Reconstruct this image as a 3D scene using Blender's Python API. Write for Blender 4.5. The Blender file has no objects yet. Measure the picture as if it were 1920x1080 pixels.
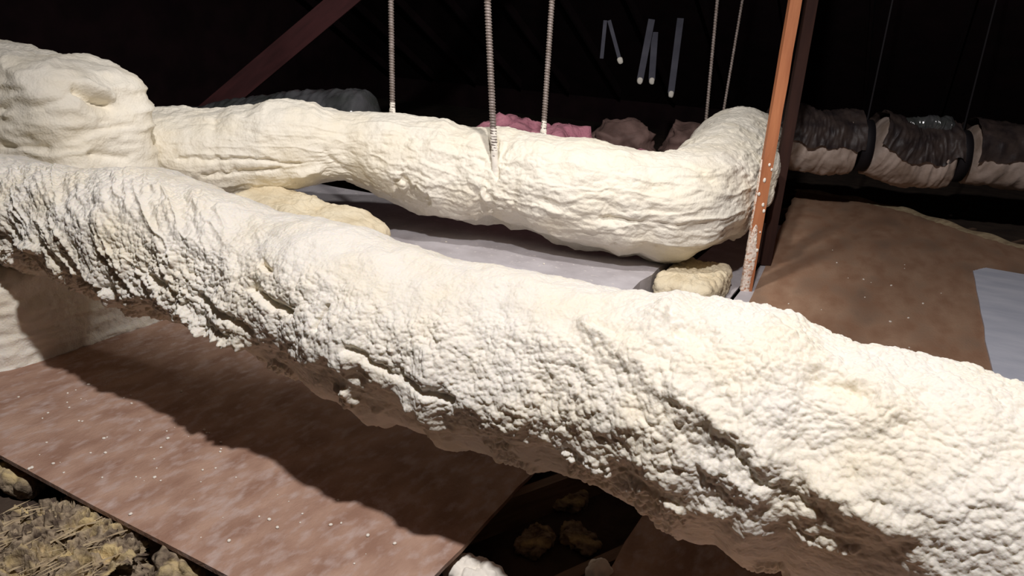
import bpy, math, random
import numpy as np
from mathutils import Matrix, Vector

random.seed(7); rng = np.random.default_rng(7)
scene = bpy.context.scene
COL = scene.collection

# ------------------------------------------------------------------ camera
F = 1387.0; H = 1.45
_dn = np.array([735 - 960, 4450 - 540, F]); _dn /= np.linalg.norm(_dn)
_fw = np.array([0, 0, 1.0]); _fy = _fw - _dn * (_fw @ _dn); _fy /= np.linalg.norm(_fy)
_rt = np.cross(_dn, _fy)
cam_d = bpy.data.cameras.new('camera'); cam = bpy.data.objects.new('camera', cam_d); COL.objects.link(cam)
cam_d.sensor_width = 36.0; cam_d.lens = F / 1920 * 36.0; cam_d.clip_start = 0.02
M3 = Matrix(((_rt[0], -_rt[1], -_rt[2]), (_fy[0], -_fy[1], -_fy[2]), (-_dn[0], _dn[1], _dn[2])))
cam.matrix_world = Matrix.Translation((0, 0, H)) @ M3.to_4x4()
scene.camera = cam
# ------------------------------------------------------------------ world, lamp, exposure
w = bpy.data.worlds.new('attic_dark'); scene.world = w; w.use_nodes = True
w.node_tree.nodes['Background'].inputs[0].default_value = (0.9, 0.8, 0.85, 1)
w.node_tree.nodes['Background'].inputs[1].default_value = 0.001
ld = bpy.data.lights.new('work_lamp', 'POINT'); ld.energy = 585; ld.color = (1.0, 0.965, 0.97); ld.shadow_soft_size = 0.08
lo = bpy.data.objects.new('work_lamp', ld); COL.objects.link(lo); lo.location = (0.05, 0.66, 4.0)
ld2 = bpy.data.lights.new('far_duct_fill', 'SPOT'); ld2.spot_size = math.radians(95); ld2.spot_blend = .4; ld2.energy = 165; ld2.color = (1.0, 0.96, 0.94); ld2.shadow_soft_size = 0.08  # unseen fill spot, added to brighten the far duct
lo2 = bpy.data.objects.new('far_duct_fill', ld2); COL.objects.link(lo2); lo2.location = (0.25, 3.0, 2.8); lo2.rotation_euler = (Vector((-0.35, 5.0, .45)) - Vector((0.25, 3.0, 2.8))).to_track_quat('-Z', 'Y').to_euler()
vs = scene.view_settings
vs.view_transform = 'Standard'; vs.look = 'None'; vs.exposure = 0.0; vs.gamma = 1.0; vs.use_curve_mapping = False

# ------------------------------------------------------------------ layout helpers
CU, SU = 0.889, 0.458                       # the attic grid is turned 27 degrees to the view
def U(u, v, z=0.0): return np.array([CU * u + SU * v, -SU * u + CU * v, z])
def ray(px, py):
    v = np.array([px - 960, py - 540, F]); r = np.array([v @ _rt, v @ _fy, -(v @ _dn)]); return r / np.linalg.norm(r)
def onz(px, py, z=0.0):
    r = ray(px, py); return np.array([0, 0, H]) + r * ((z - H) / r[2])
def ony(px, py, y):
    r = ray(px, py); return np.array([0, 0, H]) + r * (y / r[1])

def tag(o, label=None, cat=None, group=None, kind=None):
    if label: o['label'] = label
    if cat: o['category'] = cat
    if group: o['group'] = group
    if kind: o['kind'] = kind
    return o
def empty(name, loc, rz=0.0):
    o = bpy.data.objects.new(name, None); COL.objects.link(o); o.location = tuple(loc); o.rotation_euler = (0, 0, rz); o.empty_display_size = .1
    return o
def link(name, me, mat, parent=None, loc=None):
    o = bpy.data.objects.new(name, me); COL.objects.link(o)
    if mat and not me.materials: me.materials.append(mat)
    if parent is not None: o.parent = parent
    if loc is not None: o.location = tuple(loc)
    return o
def set_parent_keep(o, p):
    o.parent = p; o.matrix_parent_inverse = Matrix.Translation(-Vector(p.location))
def pydata(name, V, Fc, smooth=False):
    me = bpy.data.meshes.new(name); me.from_pydata([tuple(map(float, v)) for v in V], [], Fc); me.update()
    if smooth: me.shade_smooth()
    return me
def grid_mesh(name, P, wrap_j=False):
    """P (n,m,3) array of points -> quad mesh, fast"""
    n, m = P.shape[:2]; me = bpy.data.meshes.new(name)
    idx = np.arange(n * m).reshape(n, m)
    if wrap_j: nxt = np.roll(idx, -1, axis=1); a, b = idx[:-1], nxt[:-1]; c, d = nxt[1:], idx[1:]
    else: a, b, c, d = idx[:-1, :-1], idx[:-1, 1:], idx[1:, 1:], idx[1:, :-1]
    q = np.stack([a, d, c, b], -1).reshape(-1, 4).astype(np.int32)
    me.vertices.add(n * m); me.vertices.foreach_set('co', P.reshape(-1).astype(np.float32))
    me.loops.add(q.size); me.loops.foreach_set('vertex_index', q.reshape(-1))
    me.polygons.add(len(q)); me.polygons.foreach_set('loop_start', np.arange(0, q.size, 4, dtype=np.int32))
    me.update(calc_edges=True); me.validate(); me.shade_smooth()
    return me

# ------------------------------------------------------------------ noise
def _hash(ix, iy, k):
    h = (ix.astype(np.int64) * 374761393 + iy.astype(np.int64) * 668265263 + k * 974634777) & 0xffffffff
    h = ((h ^ (h >> 13)) * 1274126177) & 0xffffffff
    h = (h ^ (h >> 16)) & 0xffffffff
    h = (h * 2246822519) & 0xffffffff; h ^= (h >> 15)
    return h.astype(np.float64) / 4294967295.0
def vn(x, y, k=0):
    ix = np.floor(x); iy = np.floor(y); fx = x - ix; fy = y - iy
    fx = fx * fx * fx * (fx * (fx * 6 - 15) + 10); fy = fy * fy * fy * (fy * (fy * 6 - 15) + 10)
    ix = ix.astype(np.int64); iy = iy.astype(np.int64)
    return (_hash(ix, iy, k) * (1 - fx) * (1 - fy) + _hash(ix + 1, iy, k) * fx * (1 - fy)
            + _hash(ix, iy + 1, k) * (1 - fx) * fy + _hash(ix + 1, iy + 1, k) * fx * fy)
def fbm(x, y, k=0, o=3):
    s = 0; a = .5; t = 0
    for i in range(o):
        s = s + a * vn(x * 2 ** i, y * 2 ** i, k + 31 * i); t += a; a *= .55
    return s / t
def domes(x, y, k=0, r0=.45, r1=.85, keep=1.0):
    """heap of round beads, 0..~0.85, one per cell of size 1"""
    ix = np.floor(x).astype(np.int64); iy = np.floor(y).astype(np.int64); out = np.zeros_like(x)
    for dx in (-1, 0, 1):
        for dy in (-1, 0, 1):
            cx, cy = ix + dx, iy + dy
            px = cx + _hash(cx, cy, k); py = cy + _hash(cx, cy, k + 5); r = r0 + (r1 - r0) * _hash(cx, cy, k + 9) ** 1.6
            hh = r * r - (x - px) ** 2 - (y - py) ** 2
            hh = np.sqrt(np.maximum(hh, 0))
            if keep < 1: hh = hh * (_hash(cx, cy, k + 13) < keep)
            np.maximum(out, hh, out=out)
    return out
def sst(a, b, x):
    t = np.clip((x - a) / (b - a), 0, 1); return t * t * (3 - 2 * t)

# ------------------------------------------------------------------ tubes
def spline(P, n):
    P = np.array(P, float); d = np.r_[0, np.cumsum(np.linalg.norm(np.diff(P, axis=0), axis=1))]
    m = np.gradient(P, d, axis=0); t = n if isinstance(n, np.ndarray) else np.linspace(0, d[-1], n)
    t = np.clip(t, 0, d[-1]); k = np.clip(np.searchsorted(d, t) - 1, 0, len(P) - 2)
    h = (d[k + 1] - d[k])[:, None]; x = ((t - d[k])[:, None]) / h
    A = (2*x**3 - 3*x**2 + 1) * P[k] + (x**3 - 2*x**2 + x) * h * m[k] + (-2*x**3 + 3*x**2) * P[k+1] + (x**3 - x**2) * h * m[k+1]
    T = np.gradient(A, t, axis=0); T /= np.linalg.norm(T, axis=1)[:, None]
    return t, A, T
def theta_samples(nv, nh, lo=-80, hi=130):
    a = np.linspace(lo, hi, nv, endpoint=False); b = np.linspace(hi, lo + 360, nh, endpoint=False)
    return np.radians(np.r_[a, b])
class Tube:
    def __init__(s, P, ns, th, smin=None, smax=None):
        L = spline(P, 50)[0][-1]
        tt = ns if isinstance(ns, np.ndarray) else np.linspace(smin or 0, smax or L, ns)
        s.t, s.A, s.T = spline(P, tt); s.L = L; s.th = th
        N = np.cross(s.T, [0, 0, 1.0]); N /= np.linalg.norm(N, axis=1)[:, None]; s.N = N; s.B = np.cross(N, s.T)
        s.S, s.TH = np.meshgrid(s.t, th, indexing='ij')
        s.D = s.N[:, None, :] * np.cos(s.TH)[..., None] + s.B[:, None, :] * np.sin(s.TH)[..., None]
    def points(s, R): return s.A[:, None, :] + s.D * R[..., None]
    def mesh(s, name, R): return grid_mesh(name, s.points(R), wrap_j=True)
    def st(s, px, py, R):
        """where on the tube (length, angle) a sight line first touches it"""
        P = s.points(R) - np.array([0, 0, H]); d = np.linalg.norm(P, axis=2); c = (P @ ray(px, py)) / d
        ok = c > np.cos(0.0035)
        if not ok.any(): i = np.unravel_index(c.argmax(), c.shape)
        else:
            dd = np.where(ok, d, 9e9); i = np.unravel_index(dd.argmin(), dd.shape)
        return s.t[i[0]], s.th[i[1]]
def seg_dist(S, Aa, p, q):
    dx, dy = q[0] - p[0], q[1] - p[1]; L2 = dx * dx + dy * dy + 1e-12
    k = np.clip(((S - p[0]) * dx + (Aa - p[1]) * dy) / L2, 0, 1)
    return np.hypot(S - p[0] - k * dx, Aa - p[1] - k * dy)
def interp(tab, x): tab = np.array(tab); return np.interp(x, tab[:, 0], tab[:, 1])

# ------------------------------------------------------------------ materials
def mat(name, c1, c2=None, scale=6.0, rough=.8, bump=0, bscale=60, stretch=(1, 1, 1), detail=6, spec=.3, c3=None, s3=20, t3=(.6, .7), voro=0, vscale=80, lo=.35, hi=.65, rot=0.0, metal=0, coat=0, sss=0):
    m = bpy.data.materials.new(name); m.use_nodes = True; nt = m.node_tree; N = nt.nodes; Lk = nt.links.new
    b = N['Principled BSDF']; b.inputs['Roughness'].default_value = rough; b.inputs['Specular IOR Level'].default_value = spec
    b.inputs['Metallic'].default_value = metal; b.inputs['Coat Weight'].default_value = coat
    b.inputs['Base Color'].default_value = (*c1, 1)
    tc = N.new('ShaderNodeTexCoord'); mp = N.new('ShaderNodeMapping'); Lk(tc.outputs['Object'], mp.inputs[0]); mp.inputs['Scale'].default_value = stretch; mp.inputs['Rotation'].default_value = (0, 0, rot)
    if c2:
        n = N.new('ShaderNodeTexNoise'); n.inputs['Scale'].default_value = scale; n.inputs['Detail'].default_value = detail; Lk(mp.outputs[0], n.inputs[0])
        r = N.new('ShaderNodeValToRGB'); r.color_ramp.elements[0].position = lo; r.color_ramp.elements[1].position = hi
        r.color_ramp.elements[0].color = (*c1, 1); r.color_ramp.elements[1].color = (*c2, 1); Lk(n.outputs[0], r.inputs[0]); out = r.outputs[0]
        if c3:
            n3 = N.new('ShaderNodeTexNoise'); n3.inputs['Scale'].default_value = s3; n3.inputs['Detail'].default_value = 5; Lk(mp.outputs[0], n3.inputs[0])
            r3 = N.new('ShaderNodeValToRGB'); r3.color_ramp.elements[0].position = t3[0]; r3.color_ramp.elements[1].position = t3[1]; Lk(n3.outputs[0], r3.inputs[0])
            mx = N.new('ShaderNodeMixRGB'); Lk(r3.outputs[0], mx.inputs[0]); Lk(out, mx.inputs[1]); mx.inputs[2].default_value = (*c3, 1); out = mx.outputs[0]
        Lk(out, b.inputs['Base Color'])
    if sss:
        b.inputs['Subsurface Weight'].default_value = sss; b.inputs['Subsurface Radius'].default_value = (1.0, .8, .5); b.inputs['Subsurface Scale'].default_value = .012
    last = None
    if bump:
        n2 = N.new('ShaderNodeTexNoise'); n2.inputs['Scale'].default_value = bscale; n2.inputs['Detail'].default_value = 5; Lk(mp.outputs[0], n2.inputs[0])
        bp = N.new('ShaderNodeBump'); bp.inputs['Strength'].default_value = 1; bp.inputs['Distance'].default_value = bump; Lk(n2.outputs[0], bp.inputs['Height']); last = bp
    if voro:
        v = N.new('ShaderNodeTexVoronoi'); v.feature = 'SMOOTH_F1'; v.inputs['Scale'].default_value = vscale; v.inputs['Smoothness'].default_value = .35; Lk(mp.outputs[0], v.inputs[0])
        b2 = N.new('ShaderNodeBump'); b2.invert = True; b2.inputs['Strength'].default_value = 1; b2.inputs['Distance'].default_value = voro; Lk(v.outputs[0], b2.inputs['Height'])
        if last: Lk(last.outputs[0], b2.inputs['Normal'])
        last = b2
    if last: Lk(last.outputs[0], b.inputs['Normal'])
    return m
M_FOAM = mat('spray_foam', (.83, .785, .69), (.82, .745, .585), 5, .7, bump=.0015, bscale=120, spec=.2, voro=.0012, vscale=120, sss=.35, lo=.42, hi=.75)
M_FOAM2 = mat('spray_foam_far', (.85, .80, .68), (.84, .765, .60), 4, .7, bump=.003, bscale=60, spec=.2, voro=.0015, vscale=80, lo=.42, hi=.75)
M_FOAMD = mat('spray_foam_dusty', (.80, .71, .52), (.68, .57, .38), 6, .8, bump=.006, bscale=60, spec=.2)
M_CRUMB = mat('foam_crumb', (.85, .8, .7), rough=.7)
M_BOARD = mat('brown_board', (.31, .18, .125), (.46, .30, .22), 7, .8, detail=10, bump=.003, bscale=90, stretch=(1.4, .75, 1), c3=(.50, .38, .33), s3=22, t3=(.48, .75), spec=.25)
M_BOARD2 = mat('brown_sheet', (.36, .205, .125), (.47, .30, .195), 6.0, .8, detail=10, bump=.003, bscale=60, stretch=(1.5, .6, 1), c3=(.22, .145, .10), s3=3, t3=(.5, .8), spec=.25)
M_DRY = mat('grey_drywall', (.56, .53, .545), (.43, .40, .41), 5, .85, bump=.0008, bscale=90, c3=(.66, .62, .60), s3=30, t3=(.62, .72))
M_WHITE = mat('white_sheet', (.78, .80, .88), (.62, .65, .74), 2.5, .5, stretch=(1, 3, 1), bump=.001, bscale=20)
M_DIRT = mat('dusty_floor', (.075, .052, .036), (.045, .03, .022), 7, .95, bump=.01, bscale=30)
M_JOIST = mat('joist_wood', (.20, .13, .085), (.13, .08, .05), 8, .85, stretch=(6, .6, 6), bump=.001)
M_POST = mat('orange_post', (.50, .195, .085), (.37, .13, .055), 5, .6, stretch=(5, 5, .5), bump=.0007, bscale=40, spec=.3)
M_SPLAT = mat('foam_splatter', (.46, .20, .10), (.80, .70, .60), 70, .7, lo=.36, hi=.5, bump=.002, bscale=120)
M_STRAW = mat('pale_torn_paper', (.55, .44, .27), (.38, .28, .17), 20, .85)
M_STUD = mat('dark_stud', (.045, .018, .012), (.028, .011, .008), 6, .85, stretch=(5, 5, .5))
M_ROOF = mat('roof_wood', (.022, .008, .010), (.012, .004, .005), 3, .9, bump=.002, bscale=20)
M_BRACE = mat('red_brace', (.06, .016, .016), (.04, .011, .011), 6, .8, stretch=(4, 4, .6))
M_ROD = mat('rod_steel', (.25, .21, .19), (.16, .125, .105), 30, .55, metal=.2, spec=.4)
M_PINK = mat('pink_fibre', (.70, .30, .36), (.52, .20, .26), 9, .95, bump=.02, bscale=25)
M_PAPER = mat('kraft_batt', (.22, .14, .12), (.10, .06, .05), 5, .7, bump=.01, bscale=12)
M_JACKET = mat('plastic_jacket', (.10, .10, .105), (.055, .06, .055), 5, .18, bump=.015, bscale=9, spec=.8)
M_JACKET2 = mat('brown_jacket', (.66, .54, .46), (.36, .27, .21), 6, .4, bump=.012, bscale=9, spec=.6)
M_STRAP = mat('black_strap', (.012, .01, .012), rough=.7)
M_STRIP = mat('pale_strip', (.11, .11, .135), (.07, .07, .09), 5, .8)
M_FIBRE = mat('torn_insulation', (.42, .33, .22), (.10, .07, .05), 26, .95, bump=.008, bscale=50, stretch=(1, 2.2, 1), c3=(.62, .48, .24), s3=9, t3=(.52, .68), rot=.5)

# ------------------------------------------------------------------ setting: attic shell
def box_mesh(name, lx, ly, lz, z0=0.0, bev=0.0):
    V = [(sx * lx / 2, sy * ly / 2, z0 + sz * lz) for sz in (0, 1) for sx, sy in ((-1, -1), (1, -1), (1, 1), (-1, 1))]
    Fc = [(3, 2, 1, 0), (4, 5, 6, 7), (0, 1, 5, 4), (1, 2, 6, 5), (2, 3, 7, 6), (3, 0, 4, 7)]
    me = pydata(name, V, Fc)
    if bev:
        import bmesh
        bm = bmesh.new(); bm.from_mesh(me); bmesh.ops.bevel(bm, geom=bm.edges[:], offset=bev, segments=2, affect='EDGES', profile=.5); bm.to_mesh(me); bm.free()
    return me
RZ = -math.atan2(SU, CU)
def ubox(name, u0, u1, v0, v1, z0, z1, m, parent=None, bev=0.0):
    c = U((u0 + u1) / 2, (v0 + v1) / 2, z0)
    o = link(name, box_mesh(name, u1 - u0, v1 - v0, z1 - z0, 0, bev), m, None, c); o.rotation_euler = (0, 0, RZ)
    if parent is not None: set_parent_keep(o, parent)
    return o
UMIN, UMAX, VMIN, VMAX = -10.0, 8.0, -4.0, 13.0
floor = tag(ubox('floor', UMIN, UMAX, VMIN, VMAX, -.20, -.14, M_DIRT), 'dark dusty attic floor between the joists', kind='structure')
jm = None
ju = -.93 - .4 * 14
while ju < 4.5:
    if jm is None:
        j = ubox('joist', ju - .019, ju + .019, 1.16, 8.0, -.14, -.017, M_JOIST, floor); jm = j.data
    else:
        j = link('joist', jm, None, None, U(ju, 4.58, -.14)); j.rotation_euler = (0, 0, RZ); set_parent_keep(j, floor)
    ju += .4
RIDGE_V, RIDGE_Z = 3.0, 5.6
def roofz(v): return RIDGE_Z - abs(v - RIDGE_V) * .53
def roof_slab(name, v0, v1):
    V = [U(u, v, roofz(v) + dz) for dz in (0, .04) for u, v in ((UMIN, v0), (UMAX, v0), (UMAX, v1), (UMIN, v1))]
    return link(name, pydata(name, V, [(0, 3, 2, 1), (4, 5, 6, 7), (0, 1, 5, 4), (1, 2, 6, 5), (2, 3, 7, 6), (3, 0, 4, 7)]), M_ROOF)
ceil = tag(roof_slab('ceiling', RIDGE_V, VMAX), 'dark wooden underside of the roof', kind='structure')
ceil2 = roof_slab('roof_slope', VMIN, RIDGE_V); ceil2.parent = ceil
rme = None
for k in range(18):
    u = UMIN + .5 + k * .98
    for v0, v1 in ((RIDGE_V, VMAX - .4), (VMIN + .4, RIDGE_V)):
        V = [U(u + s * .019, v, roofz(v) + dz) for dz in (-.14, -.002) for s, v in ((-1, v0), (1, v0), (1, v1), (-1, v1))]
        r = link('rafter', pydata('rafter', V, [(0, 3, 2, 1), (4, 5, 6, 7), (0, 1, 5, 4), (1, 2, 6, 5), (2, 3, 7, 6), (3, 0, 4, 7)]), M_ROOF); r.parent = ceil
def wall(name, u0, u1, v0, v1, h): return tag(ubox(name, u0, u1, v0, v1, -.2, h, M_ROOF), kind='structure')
tag(wall('wall_back', UMIN, UMAX, VMAX - .02, VMAX + .1, .3), 'low dark wall at the far eaves')
for nm, u in (('wall_left', UMIN), ('wall_right', UMAX)):
    V = []
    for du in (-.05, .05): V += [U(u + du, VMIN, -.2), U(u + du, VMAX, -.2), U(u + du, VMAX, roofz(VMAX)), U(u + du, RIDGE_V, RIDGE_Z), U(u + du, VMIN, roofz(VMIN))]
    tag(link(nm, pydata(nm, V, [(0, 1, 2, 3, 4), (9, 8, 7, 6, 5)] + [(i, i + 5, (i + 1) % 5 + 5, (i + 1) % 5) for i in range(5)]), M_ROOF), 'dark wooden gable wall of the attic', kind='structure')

# ------------------------------------------------------------------ boards on the joists
def sheet(name, uvs, z0, z1, m, rag=0.0, n=14):
    """flat panel with slightly ragged edges"""
    pts = []
    for i in range(len(uvs)):
        a = np.array(uvs[i]); b = np.array(uvs[(i + 1) % len(uvs)])
        for k in range(n):
            p = a + (b - a) * k / n
            if k: p = p + rng.normal(0, rag, 2)
            pts.append(p)
    c = np.mean(pts, axis=0); n_ = len(pts); loc = U(c[0], c[1], z0)
    V = [U(*p, z0) - loc for p in pts] + [U(*p, z1) - loc for p in pts]
    Fc = [tuple(range(n_))[::-1], tuple(range(n_, 2 * n_))] + [(i, (i + 1) % n_, n_ + (i + 1) % n_, n_ + i) for i in range(n_)]
    # local frame turned with the attic grid so the grain follows the board
    Rm = Matrix.Rotation(-RZ, 3, 'Z'); V = [tuple(Rm @ Vector(v)) for v in V]
    o = link(name, pydata(name, V, Fc), m, None, loc); o.rotation_euler = (0, 0, RZ); return o
board = tag(sheet('floor_board', [(-4.6, 1.125), (-.91, 1.105), (-.915, 2.34), (-4.6, 2.34)], -.016, 0, M_BOARD, .002), 'reddish brown floor board crossed by the shadow of the near foam duct', 'board', 'boards laid over the joists')
tag(sheet('floor_board', [(-.50, .9), (2.6, .9), (2.6, 2.34), (-.51, 2.34)], -.016, 0, M_BOARD, .002), 'dark shaded floor board under the near duct at the bottom edge', 'board', 'boards laid over the joists')
tag(sheet('drywall_platform', [(-5.6, 2.5), (-1.17, 2.5), (-1.16, 4.62), (-5.6, 4.62)], -.016, .13, M_DRY, .004), 'low dusty grey drywall covered platform between the two foam ducts', 'platform')
tag(sheet('drywall_sheet', [(-1.12, 2.36), (-.735, 2.36), (-.755, 6.4), (-1.12, 6.4)], -.016, -.003, M_DRY, .003), 'grey drywall sheet on the floor under the foam chunk', 'drywall')
tag(sheet('drywall_strip', [(-.70, 2.36), (-.50, 2.36), (-.60, 5.3), (-.73, 5.3)], -.016, -.003, M_DRY, .004), 'narrow grey drywall strip right of the orange post', 'drywall')
bs = tag(sheet('brown_sheet', [(-.48, 2.36), (2.7, 2.36), (2.6, 6.6), (1.3, 6.75), (.6, 7.35), (.15, 7.85), (-.4, 8.12), (-.93, 8.15), (-.80, 6.5)], -.016, 0, M_BOARD2, .006), 'large dusty brown sheet on the floor right of the post', 'board')
te = np.array([(-.93, 8.13), (-.4, 8.10), (.15, 7.83), (.6, 7.33), (1.0, 6.98), (1.4, 6.72), (2.0, 6.66)])
tt_ = np.linspace(0, 6, 120); tu, tv = np.interp(tt_, range(7), te[:, 0]), np.interp(tt_, range(7), te[:, 1])
Pt = []
for k, (a_, b_) in enumerate(zip(tu, tv)):
    wd_ = .05 + .05 * random.random(); hz = .012 + .02 * math.sin(k * .21) ** 2
    Pt.append([U(a_ - .3 * wd_, b_ - wd_, .001), U(a_, b_, hz), U(a_ + .01, b_ + .01, hz - .004), U(a_ + .01, b_ + .012, -.012)])
o = link('torn_edge', grid_mesh('torn_edge', np.array(Pt)), M_STRAW); o.parent = bs; bpy.context.view_layer.update(); o.matrix_parent_inverse = bs.matrix_world.inverted()
tag(sheet('white_sheet', [(.575, 2.45), (2.5, 2.45), (2.4, 6.0), (.66, 6.05), (.575, 5.9)], .001, .012, M_WHITE, .003), 'bluish white sheet lying on the brown sheet at the right edge', 'panel')

# ------------------------------------------------------------------ near foam duct
NEAR = [(-3.2, 3.45, .62), (-1.95, 2.95, .60), (-1.11, 2.51, .563), (-.4, 2.14, .55), (.174, 1.847, .54), (.8, 1.52, .56), (1.8, 1.0, .58)]
NT = [(0, .22), (1.4, .235), (1.75, .28), (1.98, .317), (2.1, .307), (2.25, .287), (2.44, .278), (2.6, .265), (2.89, .278), (3.02, .267), (3.14, .266), (3.28, .248), (3.37, .247), (3.49, .258), (3.7, .265), (3.84, .263), (3.97, .281), (4.0, .291), (4.07, .284), (4.16, .294), (4.26, .301), (4.3, .29), (4.35, .268), (4.41, .257), (4.5, .265), (4.55, .258), (4.64, .249), (4.75, .242), (5.6, .25)]
NB = [(0, .24), (1.3, .24), (1.63, .226), (1.8, .233), (1.98, .224), (2.07, .242), (2.19, .232), (2.26, .22), (2.4, .234), (2.61, .217), (2.68, .24), (2.82, .26), (2.92, .264), (2.98, .274), (3.12, .299), (3.21, .315), (3.24, .292), (3.31, .281), (3.37, .288), (3.41, .285), (3.45, .303), (3.48, .302), (3.51, .282), (3.58, .27), (3.65, .276), (3.72, .283), (3.77, .266), (3.88, .268), (3.93, .276), (4.01, .283), (4.08, .306), (4.14, .314), (4.22, .304), (4.25, .317), (4.29, .328), (4.33, .32), (4.37, .294), (4.4, .311), (4.8, .32), (5.6, .31)]
def two_sided(tube, top, bot, a_top=115, a_bot=-65):
    rt, rb = interp(top, tube.t)[:, None], interp(bot, tube.t)[:, None]
    k = .5 + .5 * np.cos(tube.TH - math.radians(a_top)); k = sst(0, 1, k)
    return rb + (rt - rb) * k
def features(tube, R0, S, A, feats):
    """ridges (+) and hollows (-) along short lines on the surface"""
    out = np.zeros_like(S); S0, A0 = S, A
    S = S + .022 * (fbm(S * 28, A * 28, 501) - .5); A = A + .030 * (fbm(S * 24, A * 24, 502) - .5); mod = .45 + 1.1 * fbm(S0 * 16, A0 * 16, 503)
    for pts, wdt, hgt in feats:
        st = [tube.st(px, py, R0) for px, py in pts]; st = [(s, th * .28) for s, th in st]
        d = np.full_like(S, 9.0)
        if len(st) == 1: d = np.hypot(S - st[0][0], A - st[0][1])
        for p, q in zip(st[:-1], st[1:]): d = np.minimum(d, seg_dist(S, A, p, q))
        out += hgt * mod * np.exp(-(d / wdt) ** 2)
    return out
nt_ = Tube(NEAR, np.r_[np.linspace(.2, 1.3, 110, endpoint=False), np.linspace(1.3, 4.95, 1560, endpoint=False), np.linspace(4.95, 5.55, 70)], theta_samples(440, 60))
R0 = two_sided(nt_, NT, NB); S, TH = nt_.S, nt_.TH; A = TH * .28
TD = np.degrees(TH)
wob = fbm(S * 3, A * 3, 3) - .5
wS = S + .03 * (fbm(S * 9, A * 9, 61) - .5); wA = A + .03 * (fbm(S * 9, A * 9, 71) - .5)
pop = sst(-24, 2, TD + 50 * wob) * (1 - sst(24, 62, TD + 70 * wob) * (1 - sst(3.75, 4.15, S + .3 * wob)))
pop = np.clip(pop * sst(1.9, 2.5, S + .3 * wob) * (1 - .25 * sst(4.3, 4.6, S)), 0, 1)
patch = sst(.38, .62, fbm(S * 7, A * 7, 17))
d_big = domes(wS / .030, wA / .030, 41, .4, .85, .75); d_mid = domes(wS / .0135, wA / .0135, 42, .4, .9); d_sml = domes(wS / .0095, wA / .0095, 43)
lump = (fbm(S * 4.5, A * 4.5, 1) - .5) * .045 + (fbm(S * 14, A * 14, 2) - .5) * .018
q = .55 * S + .83 * A; q2 = .83 * S - .55 * A                         # spray passes run aslant round the duct
ridg = (1 - np.abs(2 * fbm(q * 14, q2 * 4, 23) - 1)) ** 3
disp = lump + pop * (.27 * .030 * d_big * (.3 + .9 * patch) + .50 * .0135 * d_mid + .3 * .0095 * d_sml)
disp += (1 - pop) * (.0022 * d_sml * .6 + .003 * d_mid * .5)
left = 1 - sst(2.3, 2.9, S)
disp += left * sst(-45, -5, TD) * (1 - sst(70, 100, TD)) * (.022 * ridg + .006 * d_mid)
# torn lip on the lower front: sprayed beads end in a ragged edge above the bare shaded underside
lip = sst(-27, -13, TD + 60 * wob + 16 * (fbm(S * 22, A * 22, 29) - .5))
disp += .026 * (lip - .45) * sst(1.7, 2.2, S) * (1 - .65 * sst(3.9, 4.5, S))
# stray bead clusters hanging under the lip
cl = sst(.58, .68, fbm(S * 9, A * 9, 77)) * sst(-62, -45, TD) * (1 - sst(-16, -4, TD))
disp += cl * .016 * (d_mid + .3)
FE = [(((350, 578), (400, 612), (452, 645)), .017, .036), (((375, 558), (470, 622)), .013, -.024), (((372, 615), (430, 655)), .012, -.02),
      (((1105, 605), (1200, 680), (1300, 770), (1420, 850), (1560, 930), (1700, 1000)), .028, .022),
      (((1180, 700), (1280, 800), (1400, 890)), .022, -.004),
      (((1265, 610), (1320, 630)), .026, -.022), (((1255, 585), (1262, 612)), .010, -.010), (((1540, 705), (1610, 735)), .030, -.024), (((1640, 645), (1740, 730)), .03, -.014), (((1480, 610), (1560, 660), (1680, 760)), .03, .008),
      (((468, 538), (500, 560), (545, 585)), .013, -.038), (((490, 490), (505, 503)), .009, -.025), (((610, 572), (592, 615)), .006, -.026),
      (((650, 655), (740, 700), (850, 750)), .012, -.02), (((1115, 605), (1150, 625)), .014, -.016),
      (((30, 455), (85, 470), (112, 500)), .02, .02), (((150, 520), (215, 540)), .014, -.02), (((205, 545), (240, 590)), .018, .015), (((255, 500), (300, 535)), .012, -.016), (((180, 470), (225, 520)), .012, -.016),
      (((700, 778),), .018, .022), (((770, 760),), .02, .012), (((1390, 1005),), .028, .016), (((1330, 870), (1420, 940)), .02, .014)]
disp += features(nt_, R0, S, A, FE)
disp -= .012 * sst(-20, 40, TD) + .0
near_me = nt_.mesh('foam_coat', R0 + disp - .004)
duct_n = link('foam_duct', near_me, M_FOAM)
tag(duct_n, 'large near duct in bumpy cream spray foam crossing the whole foreground', 'duct', 'foam coated ducts')

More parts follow.
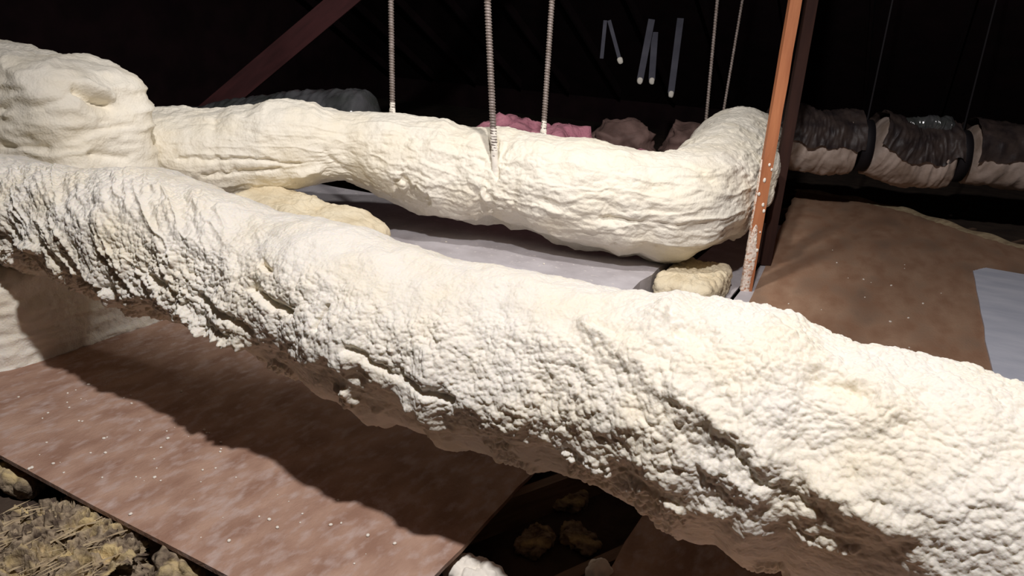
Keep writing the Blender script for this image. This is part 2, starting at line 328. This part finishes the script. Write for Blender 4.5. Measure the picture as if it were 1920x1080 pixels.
# ------------------------------------------------------------------ far foam duct
FAR = [(-2.6, 4.6, .68), (-1.9, 4.55, .68), (-1.4, 4.55, .68), (-.9, 4.65, .66), (-.17, 4.62, .555), (.5, 4.4, .49), (.95, 4.4, .48), (1.2, 4.65, .50), (1.42, 5.15, .56), (1.66, 5.75, .60), (1.9, 6.3, .60)]
FT = [(0, .18), (.29, .176), (.69, .201), (.99, .23), (1.09, .273), (1.22, .272), (1.34, .266), (1.39, .24), (1.66, .234), (1.94, .238), (2.1, .268), (2.17, .25), (2.26, .245), (2.38, .27), (2.57, .276), (2.78, .315), (2.92, .32), (3.06, .33), (3.19, .31), (3.32, .305), (3.48, .318), (3.8, .32), (4.2, .31), (4.72, .31), (5.23, .33), (5.5, .32), (5.82, .28)]
FB = [(0, .36), (.8, .36), (.99, .335), (1.2, .264), (1.39, .213), (1.52, .199), (1.6, .227), (1.76, .276), (1.92, .303), (2.1, .332), (2.26, .318), (2.41, .311), (2.52, .267), (2.64, .288), (2.74, .26), (2.86, .291), (2.99, .299), (3.15, .304), (3.24, .306), (3.31, .328), (3.41, .309), (3.5, .345), (3.6, .363), (3.7, .322), (3.79, .312), (3.95, .32), (4.05, .31), (4.6, .32), (5.82, .28)]
ft_ = Tube(FAR, 1000, theta_samples(230, 60, -85, 130))
R0 = two_sided(ft_, FT, FB, 108, -70); S, TH = ft_.S, ft_.TH; A = TH * .3; TD = np.degrees(TH)
wob = fbm(S * 3, A * 3, 103) - .5
wA = A + .05 * (fbm(S * 5, A * 5, 171) - .5)
d_mid = domes(S / .026, wA / .022, 142); d_big = domes(S / .06, wA / .04, 144, .4, .85, .7); d_sml = domes(S / .013, wA / .012, 145)
fold = (1 - np.abs(2 * fbm(S * 3.2, wA * 13, 123) - 1)) ** 4          # long overlapping passes along the duct
pop = sst(-40, -10, TD) * (1 - sst(25, 70, TD + 50 * wob)) * sst(1.4, 2.0, S)
disp = (fbm(S * 4, A * 4, 101) - .5) * .05 + (fbm(S * 12, A * 12, 102) - .5) * .02
disp += pop * (.016 * fold + .009 * d_big + .006 * d_mid + .003 * d_sml) + (1 - pop) * (.008 * fold + .0025 * d_mid)
lip = sst(-42, -31, TD + 60 * wob + 26 * (fbm(S * 17, A * 17, 129) - .5))
disp += .034 * (lip - .35) * sst(1.5, 1.9, S)
edge = 1 - sst(0, .10, ft_.L - S)
FE = [(((932, 250), (930, 330)), .016, -.035), (((905, 350), (915, 375)), .03, .03), (((880, 330), (960, 380)), .02, .01), (((600, 325), (560, 333)), .03, .03), (((610, 290), (650, 330)), .02, -.012),
      (((330, 300), (480, 305), (560, 315)), .014, -.02), (((380, 335), (520, 325)), .014, -.02), (((405, 205), (402, 320)), .03, -.010),
      (((1060, 400), (1200, 420), (1330, 425)), .016, -.018), (((1000, 385), (1120, 410)), .014, .012), (((1280, 300), (1330, 330)), .02, -.016)]
disp += features(ft_, R0, S, A, FE)
Rf = (R0 + disp - .008) * np.sqrt(np.clip(1 - edge ** 2, .0004, 1))
duct_f = link('foam_duct', ft_.mesh('foam_coat_far', Rf), M_FOAM2)
tag(duct_f, 'farther foam coated duct that bends back behind the orange post', 'duct', 'foam coated ducts')


# ------------------------------------------------------------------ free lumps: rounded boxes with 3D relief
def _hash3(ix, iy, iz, k): return _hash(ix + iz * 7919, iy + iz * 104729, k)
def vn3(p, k=0):
    i = np.floor(p); f = p - i; f = f * f * f * (f * (f * 6 - 15) + 10); i = i.astype(np.int64); o = 0
    for dx in (0, 1):
        for dy in (0, 1):
            for dz in (0, 1):
                wgt = (f[..., 0] if dx else 1 - f[..., 0]) * (f[..., 1] if dy else 1 - f[..., 1]) * (f[..., 2] if dz else 1 - f[..., 2])
                o = o + wgt * _hash3(i[..., 0] + dx, i[..., 1] + dy, i[..., 2] + dz, k)
    return o
def fbm3(p, k=0, o=3):
    s = 0; a = .5; t = 0
    for j in range(o): s = s + a * vn3(p * 2 ** j, k + 31 * j); t += a; a *= .55
    return s / t
def domes3(p, k=0, r0=.45, r1=.85):
    i = np.floor(p).astype(np.int64); out = np.zeros(p.shape[:-1])
    for dx in (-1, 0, 1):
        for dy in (-1, 0, 1):
            for dz in (-1, 0, 1):
                c = [i[..., 0] + dx, i[..., 1] + dy, i[..., 2] + dz]
                d2 = sum((p[..., j] - c[j] - _hash3(*c, k + 3 * j)) ** 2 for j in range(3)); r = r0 + (r1 - r0) * _hash3(*c, k + 9) ** 1.5
                np.maximum(out, np.sqrt(np.maximum(r * r - d2, 0)), out=out)
    return out
def lump_points(c, half, n, rz, nth, nph, lump, beads=0.0, bead=.025, fold=0.0, seed=0, feats=(), lscale=3.0, taper=0.0, tilt=0.0, pits=0.0, pit=.05):
    th = np.linspace(0, 2 * math.pi, nth, endpoint=False); ph = np.linspace(-math.pi / 2, math.pi / 2, nph)
    PH, TH = np.meshgrid(ph, th, indexing='ij')
    d = np.stack([np.cos(PH) * np.cos(TH), np.cos(PH) * np.sin(TH), np.sin(PH)], -1)
    r = (np.abs(d[..., 0] / half[0]) ** n + np.abs(d[..., 1] / half[1]) ** n + np.abs(d[..., 2] / half[2]) ** n) ** (-1 / n)
    P = d * r[..., None]; P0 = P.copy()
    if taper: P[..., :2] *= (1 - taper * (P[..., 2:3] / half[2]))
    if tilt: P[..., 2] -= tilt * P[..., 0]
    q = P + np.array([seed * 1.37, seed * .71, seed * .33])
    disp = (fbm3(q * lscale, seed) - .5) * lump
    if fold: disp = disp + fold * (1 - np.abs(2 * fbm3(q * np.array([2.5, 2.5, 10.0]), seed + 5) - 1)) ** 4
    if pits: disp = disp - pits * domes3(q / pit, seed + 19, .3, .8) * sst(.4, .6, fbm3(q * 9, seed + 3)) - pits * .5 * domes3(q / pit * 2.3, seed + 21)
    if beads: disp = disp + beads * domes3(q / bead, seed + 9) + beads * .4 * domes3(q / bead * 2.1, seed + 11)
    cz, sz = math.cos(rz), math.sin(rz); Rm = np.array([[cz, -sz, 0], [sz, cz, 0], [0, 0, 1]])
    hf = np.array(half); g = np.sign(d) * np.abs(P0 / hf) ** (n - 1) / hf; g /= np.linalg.norm(g, axis=-1)[..., None] + 1e-9
    W = P @ Rm.T + np.array(c); nrm = g @ Rm.T
    if feats:
        V = W - np.array([0, 0, H]); dist = np.linalg.norm(V, axis=-1); Vn = V / dist[..., None]
        for pts, wd, hg in feats:
            q3 = []
            for px, py in pts:
                cc = Vn @ ray(px, py); ok = cc > math.cos(.006); dd = np.where(ok, dist, 9e9) if ok.any() else -cc
                q3.append(W[np.unravel_index(dd.argmin(), dd.shape)])
            dm = np.full(dist.shape, 9.0)
            for a_, b_ in zip(q3[:-1], q3[1:]):
                e = b_ - a_; k = np.clip(((W - a_) @ e) / (e @ e + 1e-9), 0, 1); dm = np.minimum(dm, np.linalg.norm(W - a_ - k[..., None] * e, axis=-1))
            disp = disp + hg * np.exp(-(dm / wd) ** 2)
    return W + nrm * disp[..., None]
def lump(name, m, c, half, n=3.5, rz=RZ, res=(120, 70), lump_=.05, zmin=None, parent=None, **kw):
    P = lump_points(c, half, n, rz, res[0], res[1], lump_, **kw)
    if zmin is not None: P[..., 2] = np.maximum(P[..., 2], zmin)
    o = link(name, grid_mesh(name, P - np.array(c), wrap_j=True), m, None, c)
    if parent is not None: set_parent_keep(o, parent)
    return o

# ------------------------------------------------------------------ foam coated box at the left and foam boots
plen = lump('foam_plenum', M_FOAM2, (-2.93, 4.18, .72), (.86, .34, .46), 6, RZ + .12, (480, 240), .09, beads=.007, bead=.03, fold=.026, seed=5, tilt=.035,
    feats=[(((0, 205), (70, 195), (135, 180)), .018, -.022), (((150, 170), (180, 190), (213, 203)), .020, -.06), (((165, 158), (215, 178)), .024, .035), (((0, 275), (80, 285)), .016, -.02), (((180, 290), (240, 300)), .016, -.02)])
tag(plen, 'bulky cream foam covered plenum box at the upper left', 'duct box')
boot = lump('foam_boot', M_FOAM, tuple(U(-3.43, 1.90, .12)), (.36, .50, .30), 6, RZ, (420, 160), .06, zmin=-.001, beads=.006, bead=.025, fold=.02, seed=11, taper=.04)
tag(boot, 'foam covered duct boot on the board under the near duct at left', 'duct boot')
boot2 = lump('foam_boot', M_FOAMD, (-1.20, 4.15, .19), (.44, .20, .21), 6, RZ + .1, (260, 120), .09, zmin=.128, beads=.010, bead=.03, seed=13, tilt=.12, lscale=6, fold=.03)
tag(boot2, 'tan foam dusted duct boot between the two foam ducts', 'duct boot')
chunk = lump('foam_chunk', M_FOAMD, tuple(U(-.955, 4.22, .05)), (.165, .30, .085), 7, RZ, (260, 110), .035, zmin=-.002, beads=.016, bead=.035, seed=17, lscale=8)
tag(chunk, 'crumbly cream foam chunk on the floor beside the post foot', 'foam chunk')

# ------------------------------------------------------------------ post
def beam(name, p, q, wx, wy, m):
    p, q = np.array(p), np.array(q); d = Vector(q - p)
    o = link(name, box_mesh(name, wx, wy, d.length, 0, .004), m, None, p); o.rotation_mode = 'QUATERNION'; o.rotation_quaternion = Vector((0, 0, 1)).rotation_difference(d); return o
pb = U(-.70, 4.50, -.003); pb[2] = -.003
post = empty('timber_post', pb, RZ + .38)
tag(post, 'orange brown timber post with foam splashes standing by the duct bend', 'post')
def bent_box(name, w1, w2, z0, z1, nz, jit):
    V = []; Fc = []
    for k in range(nz + 1):
        z = z0 + (z1 - z0) * k / nz
        for sx, sy in ((-1, -1), (1, -1), (1, 1), (-1, 1)): V.append((sx * w1 / 2 + random.gauss(0, jit), sy * w2 / 2 + random.gauss(0, jit), z))
    for k in range(nz):
        for j in range(4): Fc.append((k * 4 + j, k * 4 + (j + 1) % 4, k * 4 + 4 + (j + 1) % 4, k * 4 + 4 + j))
    Fc += [(3, 2, 1, 0), tuple(nz * 4 + j for j in range(4))]
    return pydata(name, V, Fc)
link('post_shaft', bent_box('post_shaft', .060, .060, 0, roofz(4.5) - .15, 30, .0008), M_POST, post)
def coat(name, wd, z0, z1, thick, seed):
    """thin lumpy foam skin, lies in the local XZ plane, bulging to -Y"""
    x = np.linspace(-.5, .5, 26); z = np.linspace(0, 1, 90); Z, X = np.meshgrid(z, x, indexing='ij')
    ZZ = z0 + (z1 - z0) * Z; w_ = wd * (.55 + .75 * fbm(ZZ * 9, Z * 0, seed)) * np.sqrt(np.clip(1 - Z ** 4, .01, 1)); off = .25 * wd * (fbm(ZZ * 6, Z * 0, seed + 1) - .5)
    Y = -(thick * np.sqrt(np.clip(1 - (2 * X) ** 2, 0, 1)) * (.4 + 1.2 * fbm(X * wd * 60, ZZ * 60, seed + 2)) + .004 * domes(X * wd / .012, ZZ / .014, seed + 4) * (1 - np.abs(2 * X)))
    return grid_mesh(name, np.stack([X * w_ + off, Y, ZZ], -1))
link('foam_coat', coat('foam_coat', .062, 0, .42, .005, 5), M_SPLAT, post, (-.012, -.029, 0))
o = link('foam_coat', coat('foam_coat', .05, 0, .80, .006, 9), M_SPLAT, post, (-.029, 0, 0)); o.rotation_euler = (0, 0, -math.pi / 2)
rs = random.Random(3)
for k in range(12):                                    # foam specks stuck to the post
    z = .15 + .75 * rs.random(); r = .004 + .006 * rs.random()
    me = grid_mesh('foam_speck', lump_points((0, 0, 0), (r, .005, r * 1.5), 2, 0, 12, 8, .004, seed=k, lscale=100), wrap_j=True)
    link('foam_speck', me, M_CRUMB, post, (rs.uniform(-.027, .027), -.031, z))

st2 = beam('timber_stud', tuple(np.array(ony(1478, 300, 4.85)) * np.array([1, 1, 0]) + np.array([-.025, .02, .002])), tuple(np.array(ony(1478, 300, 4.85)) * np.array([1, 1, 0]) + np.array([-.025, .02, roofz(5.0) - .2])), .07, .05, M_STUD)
tag(st2, 'dark brown stud directly behind the orange post', 'stud')

lump('foam_bulge', M_FOAM2, tuple(ony(1443, 335, 4.66)), (.05, .07, .17), 2.5, -.4, (80, 60), .04, beads=.006, bead=.03, seed=77, lscale=8, parent=duct_f)
# ------------------------------------------------------------------ hanger rods
def rod_mesh(L, r, pitch, nseg=12):
    n = int(L / pitch * 6); z = np.linspace(0, L, n); th = np.linspace(0, 2 * math.pi, nseg, endpoint=False)
    Z, T = np.meshgrid(z, th, indexing='ij'); rr = r * (1 + .16 * np.sin(2 * math.pi * Z / pitch - T))
    return grid_mesh('rod_shaft', np.stack([rr * np.cos(T), -rr * np.sin(T), Z], -1), wrap_j=True)
def rod(p0, p1, r, label, pitch=.016, foam=0.0, group='hanger rods of the far duct'):
    """from its foot p0 up through p1 to the roof"""
    p0, p1 = np.array(p0), np.array(p1); d = (p1 - p0) / np.linalg.norm(p1 - p0)
    v = p0[0] * SU + p0[1] * CU; L = (roofz(v) - .02 - p0[2]) / d[2]
    root = empty('hanger_rod', p0); root.rotation_mode = 'QUATERNION'; root.rotation_quaternion = Vector((0, 0, 1)).rotation_difference(Vector(d))
    tag(root, label, 'hanger rod', group)
    link('rod_shaft', rod_mesh(L, r, pitch), M_ROD, root)
    if foam:
        n = 40; z = np.linspace(-.02, foam, n); th = np.linspace(0, 2 * math.pi, 14, endpoint=False); Z, T = np.meshgrid(z, th, indexing='ij')
        rr = (r * 1.02 + .010 * (1 - (Z + .02) / (foam + .02)) ** 2) * (1 + .6 * (fbm(Z * 70, T * 1.5, 9) - .5)); rr[-1] = r * .9
        link('foam_sleeve', grid_mesh('foam_sleeve', np.stack([rr * np.cos(T), -rr * np.sin(T), Z], -1), wrap_j=True), M_CRUMB, root)
    return root
rod(ony(736, 222, 4.72), ony(733, 0, 4.72), .016, 'leftmost ridged grey hanger rod rising from the far duct', foam=.10)
rod(ony(929, 335, 4.33), ony(914, 0, 4.33), .018, 'ridged hanger rod sunk in the front face of the far duct', foam=.30)
rod(ony(1018, 262, 4.62), ony(1035, 0, 4.62), .016, 'ridged grey hanger rod just right of the one sunk in foam', foam=.12)
rod(ony(1322, 245, 5.9), ony(1345, 0, 5.9), .012, 'thin hanger rod left of the duct bend, nearer the pink insulation', .02)
rod(ony(1352, 235, 6.0), ony(1392, 0, 6.0), .010, 'thinnest hanger rod directly left of the orange post', .02)

# ------------------------------------------------------------------ flexible ducts and insulation in the dark
def sausage(name, m, P, R, seed, ns=90, nth=60, wr=.02, cap=(.15, .15), ring=0.0, ringp=.05, zmin=None, parent=None):
    t = Tube(P, ns, np.radians(np.linspace(-90, 270, nth, endpoint=False))); S, A = t.S, t.TH * R
    e0 = np.clip(1 - S / cap[0], 0, 1); e1 = np.clip(1 - (t.L - S) / cap[1], 0, 1); c = np.sqrt(np.clip(1 - np.maximum(e0, e1) ** 2, .0004, 1))
    d = (fbm(S * 5, A * 5, seed) - .5) * wr * 2 + wr * (1 - np.abs(2 * fbm(S * 14, A * 5, seed + 3) - 1)) ** 2 + ring * np.sin(S / ringp * 2 * math.pi)
    P3 = t.points((R + d) * c)
    if zmin is not None: P3[..., 2] = np.maximum(P3[..., 2], zmin)
    o = link(name, grid_mesh(name, P3, wrap_j=True), m)
    if parent is not None: set_parent_keep(o, parent)
    return o
def t_mesh(name, P): return grid_mesh(name, P)
M_TOPCOVER = mat('dark_top_cover', (.03, .022, .022), (.07, .05, .042), 9, .5, bump=.006, bscale=14, spec=.35)
# right: a duct that hangs in three bulging lengths between dark straps
fx = empty('flexible_duct', (3.4, 6.5, .3))
tag(fx, 'bulging brown jacketed flexible duct hung in dark straps at the right', 'flexible duct')
def fpt(px, py, y, dz=.27): p = ony(px, py, y); p[2] += dz; return tuple(p)
segs = [((1430, 292), (1500, 318), (1592, 322)), ((1618, 318), (1690, 346), (1768, 345)), ((1792, 338), (1900, 352), (2060, 372), (2300, 385))]
for k, sg in enumerate(segs):
    P = [fpt(px, py, 6.75 - .0004 * (px - 1430), .25) for px, py in sg]
    sausage('jacket_length', M_JACKET2, P, .25, 700 + k * 10, wr=.022, cap=(.07, .07), parent=fx)
for px, py in ((1605, 325), (1780, 345)):
    c = np.array(fpt(px, py, 6.7 - .0004 * (px - 1430), .25)); th = np.linspace(0, 2 * math.pi, 40, endpoint=False)
    tdir = np.array([.98, -.16, 0]); ndir = np.array([-.16, -.98, 0])
    Pp = np.array([[c + tdir * x + (ndir * np.cos(a) + np.array([0, 0, 1]) * np.sin(a)) * r for a in th] for x, r in ((-.045, .20), (-.045, .225), (.045, .225), (.045, .20))])
    o = link('strap_band', grid_mesh('strap_band', Pp, wrap_j=True), M_STRAP); set_parent_keep(o, fx)
    v_ = c[0] * SU + c[1] * CU; top = roofz(v_) - .02
    V = [c + tdir * sx * .006 + ndir * sy * .003 + np.array([0, 0, z - c[2]]) for z in (c[2] + .2, top) for sx, sy in ((-1, -1), (1, -1), (1, 1), (-1, 1))]
    o = link('strap_hanger', pydata('strap_hanger', V, [(3, 2, 1, 0), (4, 5, 6, 7), (0, 1, 5, 4), (1, 2, 6, 5), (2, 3, 7, 6), (3, 0, 4, 7)]), M_STRAP); set_parent_keep(o, fx)
for k, sg in enumerate(segs):                            # dark cover added to darken the top of each length
    P = [fpt(px, py, 6.75 - .0004 * (px - 1430), .25) for px, py in sg]
    t = Tube(P, 90, np.radians(np.linspace(-5, 200, 50))); Sx = t.S; Ax = t.TH * .28
    Rr = .285 + .05 * (fbm(Sx * 7, Ax * 7, 900 + k) - .5) + .02 * (1 - np.abs(2 * fbm(Sx * 18, Ax * 8, 930 + k) - 1)) ** 2
    lowr = .35 * (fbm(Sx * 9, Sx * 0, 950 + k) - .3)[:, :1]
    t.TH = t.TH + (1 - (t.TH + .09) / 3.6) * lowr; t.D = t.N[:, None, :] * np.cos(t.TH)[..., None] + t.B[:, None, :] * np.sin(t.TH)[..., None]
    o = link('top_darkening_cover', t_mesh('top_darkening_cover', t.points(Rr)), M_TOPCOVER); set_parent_keep(o, fx)
wrapp = sausage('plastic_wrap', M_JACKET, [fpt(1690, 240, 6.6, .0), fpt(1740, 232, 6.55, .0), fpt(1790, 238, 6.55, .0)], .055, 770, wr=.03, cap=(.05, .05), parent=fx)
# left: grey plastic jacket lying behind the far duct
fl = sausage('flexible_duct', M_JACKET, [fpt(250, 235, 6.2, -.27), fpt(340, 210, 6.1, -.27), fpt(480, 186, 6.0, -.28), fpt(600, 172, 5.9, -.28), fpt(706, 172, 5.8, -.28)], .28, 800, 160, 90, wr=.02, cap=(.3, .10))
tag(fl, 'dark shiny plastic jacketed duct behind the far foam duct at left', 'flexible duct')
pk = lump('pink_insulation', M_PINK, (.10, 6.35, .24), (.54, .34, .42), 3.0, -.12, (150, 80), .22, zmin=-.139, fold=.06, seed=21, lscale=5, tilt=.06)
tag(pk, 'fluffy pink insulation batt heaped behind the far duct', 'insulation')
pk2 = lump('pink_insulation', M_PINK, (.98, 6.1, .19), (.18, .2, .33), 3.0, .1, (90, 60), .14, zmin=-.139, fold=.05, seed=22, lscale=6)
tag(pk2, 'small pink insulation tuft left of the duct bend', 'insulation')
for nm, c, hf, lab, sd in (('insulation_batt', (.92, 6.75, .26), (.26, .25, .42), 'brownish paper faced insulation batt right of the pink heap', 31), ('insulation_batt', (1.60, 6.85, .26), (.26, .25, .42), 'brownish insulation batt directly left of the duct bend', 32), ('insulation_batt', (-.95, 6.3, .22), (.28, .25, .42), 'dim tan insulation batt left of the pink heap', 33)):
    tag(lump(nm, M_PAPER, c, hf, 4, -.1, (110, 70), .12, zmin=-.139, fold=.05, seed=sd, lscale=5), lab, 'insulation', 'paper faced batts behind the far duct')

# ------------------------------------------------------------------ truss members and strips far behind
a, b = ony(400, 205, 7.0), ony(655, -10, 7.0); dd_ = (b - a) / (b - a)[2]
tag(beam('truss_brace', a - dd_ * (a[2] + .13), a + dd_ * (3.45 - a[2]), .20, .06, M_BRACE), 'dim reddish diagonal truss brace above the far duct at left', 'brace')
for (p, q, lab) in (((1135, 38), (1128, 110), 'faint pale strip, leftmost of those in the dark'), ((1142, 38), (1162, 112), 'faint pale strip slanting right beside the leftmost one'), ((1222, 36), (1200, 150), 'pale grey strip in the dark, left one of the close pair'), ((1228, 60), (1222, 150), 'short pale grey strip between the two long strips'), ((1276, 34), (1258, 175), 'pale grey strip in the dark nearest the thin rods')):
    P_, Q_ = ony(*p, 8.2 if p[0] != 1228 else 8.32), ony(*q, 8.2 if p[0] != 1228 else 8.32)
    st_ = tag(beam('pale_strip', Q_, P_, .07 if p[0] > 1200 else .04, .012, M_STRIP), lab, 'strip', 'pale strips in the dark background')
    if p[0] > 1140:
        link('end_lump', grid_mesh('end_lump', lump_points((0, 0, 0), (.03, .012, .035), 3, 0, 14, 9, .012, seed=p[0], lscale=30), wrap_j=True), M_CRUMB, st_, (0, -.012, -.01))  # small white lump at the strip's lower end

# ------------------------------------------------------------------ rubble in the cavities
ti = tag(lump('torn_insulation', M_FIBRE, tuple(onz(105, 1040, -.10)), (.25, .19, .075), 4, RZ, (420, 200), .11, zmin=-.139, beads=.008, bead=.022, pits=.11, pit=.045, seed=41, lscale=9), 'torn tan insulation clump full of holes at the lower left', 'insulation')
V = []; Fc = []; rs = random.Random(11)
for k in range(110):                                    # loose straw-like fibres lying on the clump
    c = np.array([rs.uniform(-.2, .2), rs.uniform(-.15, .15), .045 + rs.uniform(-.01, .03)]); a = .75 + rs.gauss(0, .35); l = rs.uniform(.02, .06); wd = rs.uniform(.0015, .004)
    d = np.array([math.cos(a), math.sin(a), rs.uniform(-.2, .3)]) * l; n_ = np.array([-math.sin(a), math.cos(a), 0]) * wd; b0 = len(V)
    V += [c - d, c + n_, c + d, c - n_, c + np.array([0, 0, wd * 1.5])]; Fc += [(b0, b0 + 3, b0 + 4), (b0 + 3, b0 + 2, b0 + 4), (b0 + 2, b0 + 1, b0 + 4), (b0 + 1, b0, b0 + 4), (b0, b0 + 1, b0 + 2, b0 + 3)]
tag(link('loose_fibres', pydata('loose_fibres', V, Fc), M_STRAW, ti), kind='stuff')
tag(lump('torn_insulation', M_FIBRE, tuple(onz(345, 1068, -.09)), (.08, .05, .05), 3, .3, (90, 50), .06, zmin=-.139, beads=.02, bead=.03, seed=42, lscale=16), 'small pale scrap of insulation under the board edge, bottom left', 'insulation')
tag(lump('torn_insulation', M_FIBRE, tuple(onz(30, 885, -.10)), (.16, .07, .04), 3, RZ, (90, 50), .05, zmin=-.139, beads=.02, bead=.04, seed=43, lscale=12), 'dark insulation scrap in the gap along the board edge', 'insulation')
tag(lump('foam_chunk', M_CRUMB, tuple(onz(890, 1092, -.10)), (.085, .05, .05), 3, -.5, (110, 60), .05, zmin=-.139, beads=.012, bead=.025, seed=44, lscale=14), 'white foam chunk at the bottom edge beside the brown board corner', 'foam chunk')
tag(lump('foam_chunk', M_CRUMB, tuple(onz(1122, 1098, -.06)), (.04, .04, .085), 2.5, .2, (90, 50), .02, zmin=-.139, beads=.008, bead=.02, seed=45, lscale=14), 'white foam lump standing in the dark cavity at the bottom edge', 'foam chunk')
for k, (px, py, rx, lab) in enumerate(((1050, 935, .10, 'dark dusty rubble lump deepest in the cavity, under the near duct'), (1000, 1015, .08, 'dark rubble lump in the cavity next to the brown board end'), (1085, 1010, .08, 'dark rubble lump in the cavity behind the small white foam lump'))):
    tag(lump('rubble_lump', M_FIBRE, tuple(onz(px, py, -.12)), (rx, rx * .7, .035), 2.5, k, (80, 46), .06, zmin=-.139, seed=50 + k, lscale=14, pits=.02, pit=.03), lab, 'rubble', 'rubble in the cavity between the boards')

# ------------------------------------------------------------------ foam crumbs
cms = [grid_mesh('crumb', lump_points((0, 0, 0), (1, .75, .55), 2.2, 0, 10, 7, .5, seed=60 + k, lscale=1.2), wrap_j=True) for k in range(4)]
for c_ in cms: c_.materials.append(M_CRUMB)
def crumb(p, r, label, group):
    o = link('foam_crumb', random.choice(cms), None, None, p); o.scale = (r, r, r); o.rotation_euler = (0, 0, random.random() * 6.3); o.location.z += r * .4
    tag(o, label, 'foam crumb', group)
SP = [(90, 775), (148, 790), (127, 738), (166, 722), (195, 823), (302, 840), (315, 823), (383, 807), (414, 830), (413, 848), (380, 882), (255, 895), (192, 896), (290, 896), (198, 850), (245, 742), (247, 757), (100, 870), (60, 878), (567, 964), (340, 735), (55, 880), (170, 850), (130, 765), (35, 745), (430, 1015), (245, 965), (620, 985), (690, 1005), (505, 975), (520, 990), (740, 1020)]
for px, py in SP: crumb(onz(px, py, 0), random.uniform(.004, .0075), 'tiny white foam crumb scattered on the reddish brown board', 'crumbs on the brown board')
for k in range(40):
    p = U(random.uniform(-2.7, -.95), random.uniform(1.14, 1.62), 0); crumb(p, random.uniform(.002, .0045), 'tiny white foam crumb scattered on the reddish brown board', 'crumbs on the brown board')
for k in range(34):
    p = U(random.uniform(-.45, .45), 3.0 + 3.0 * random.random() ** 1.5, 0); crumb(p, random.uniform(.004, .009), 'tiny pale foam crumb on the large brown sheet', 'crumbs on the brown sheet')
for k in range(14):
    p = U(random.uniform(-2.9, -1.2), random.uniform(3.2, 4.0), .13); crumb(p, random.uniform(.004, .009), 'tiny pale foam crumb on the grey drywall platform', 'crumbs on the drywall')
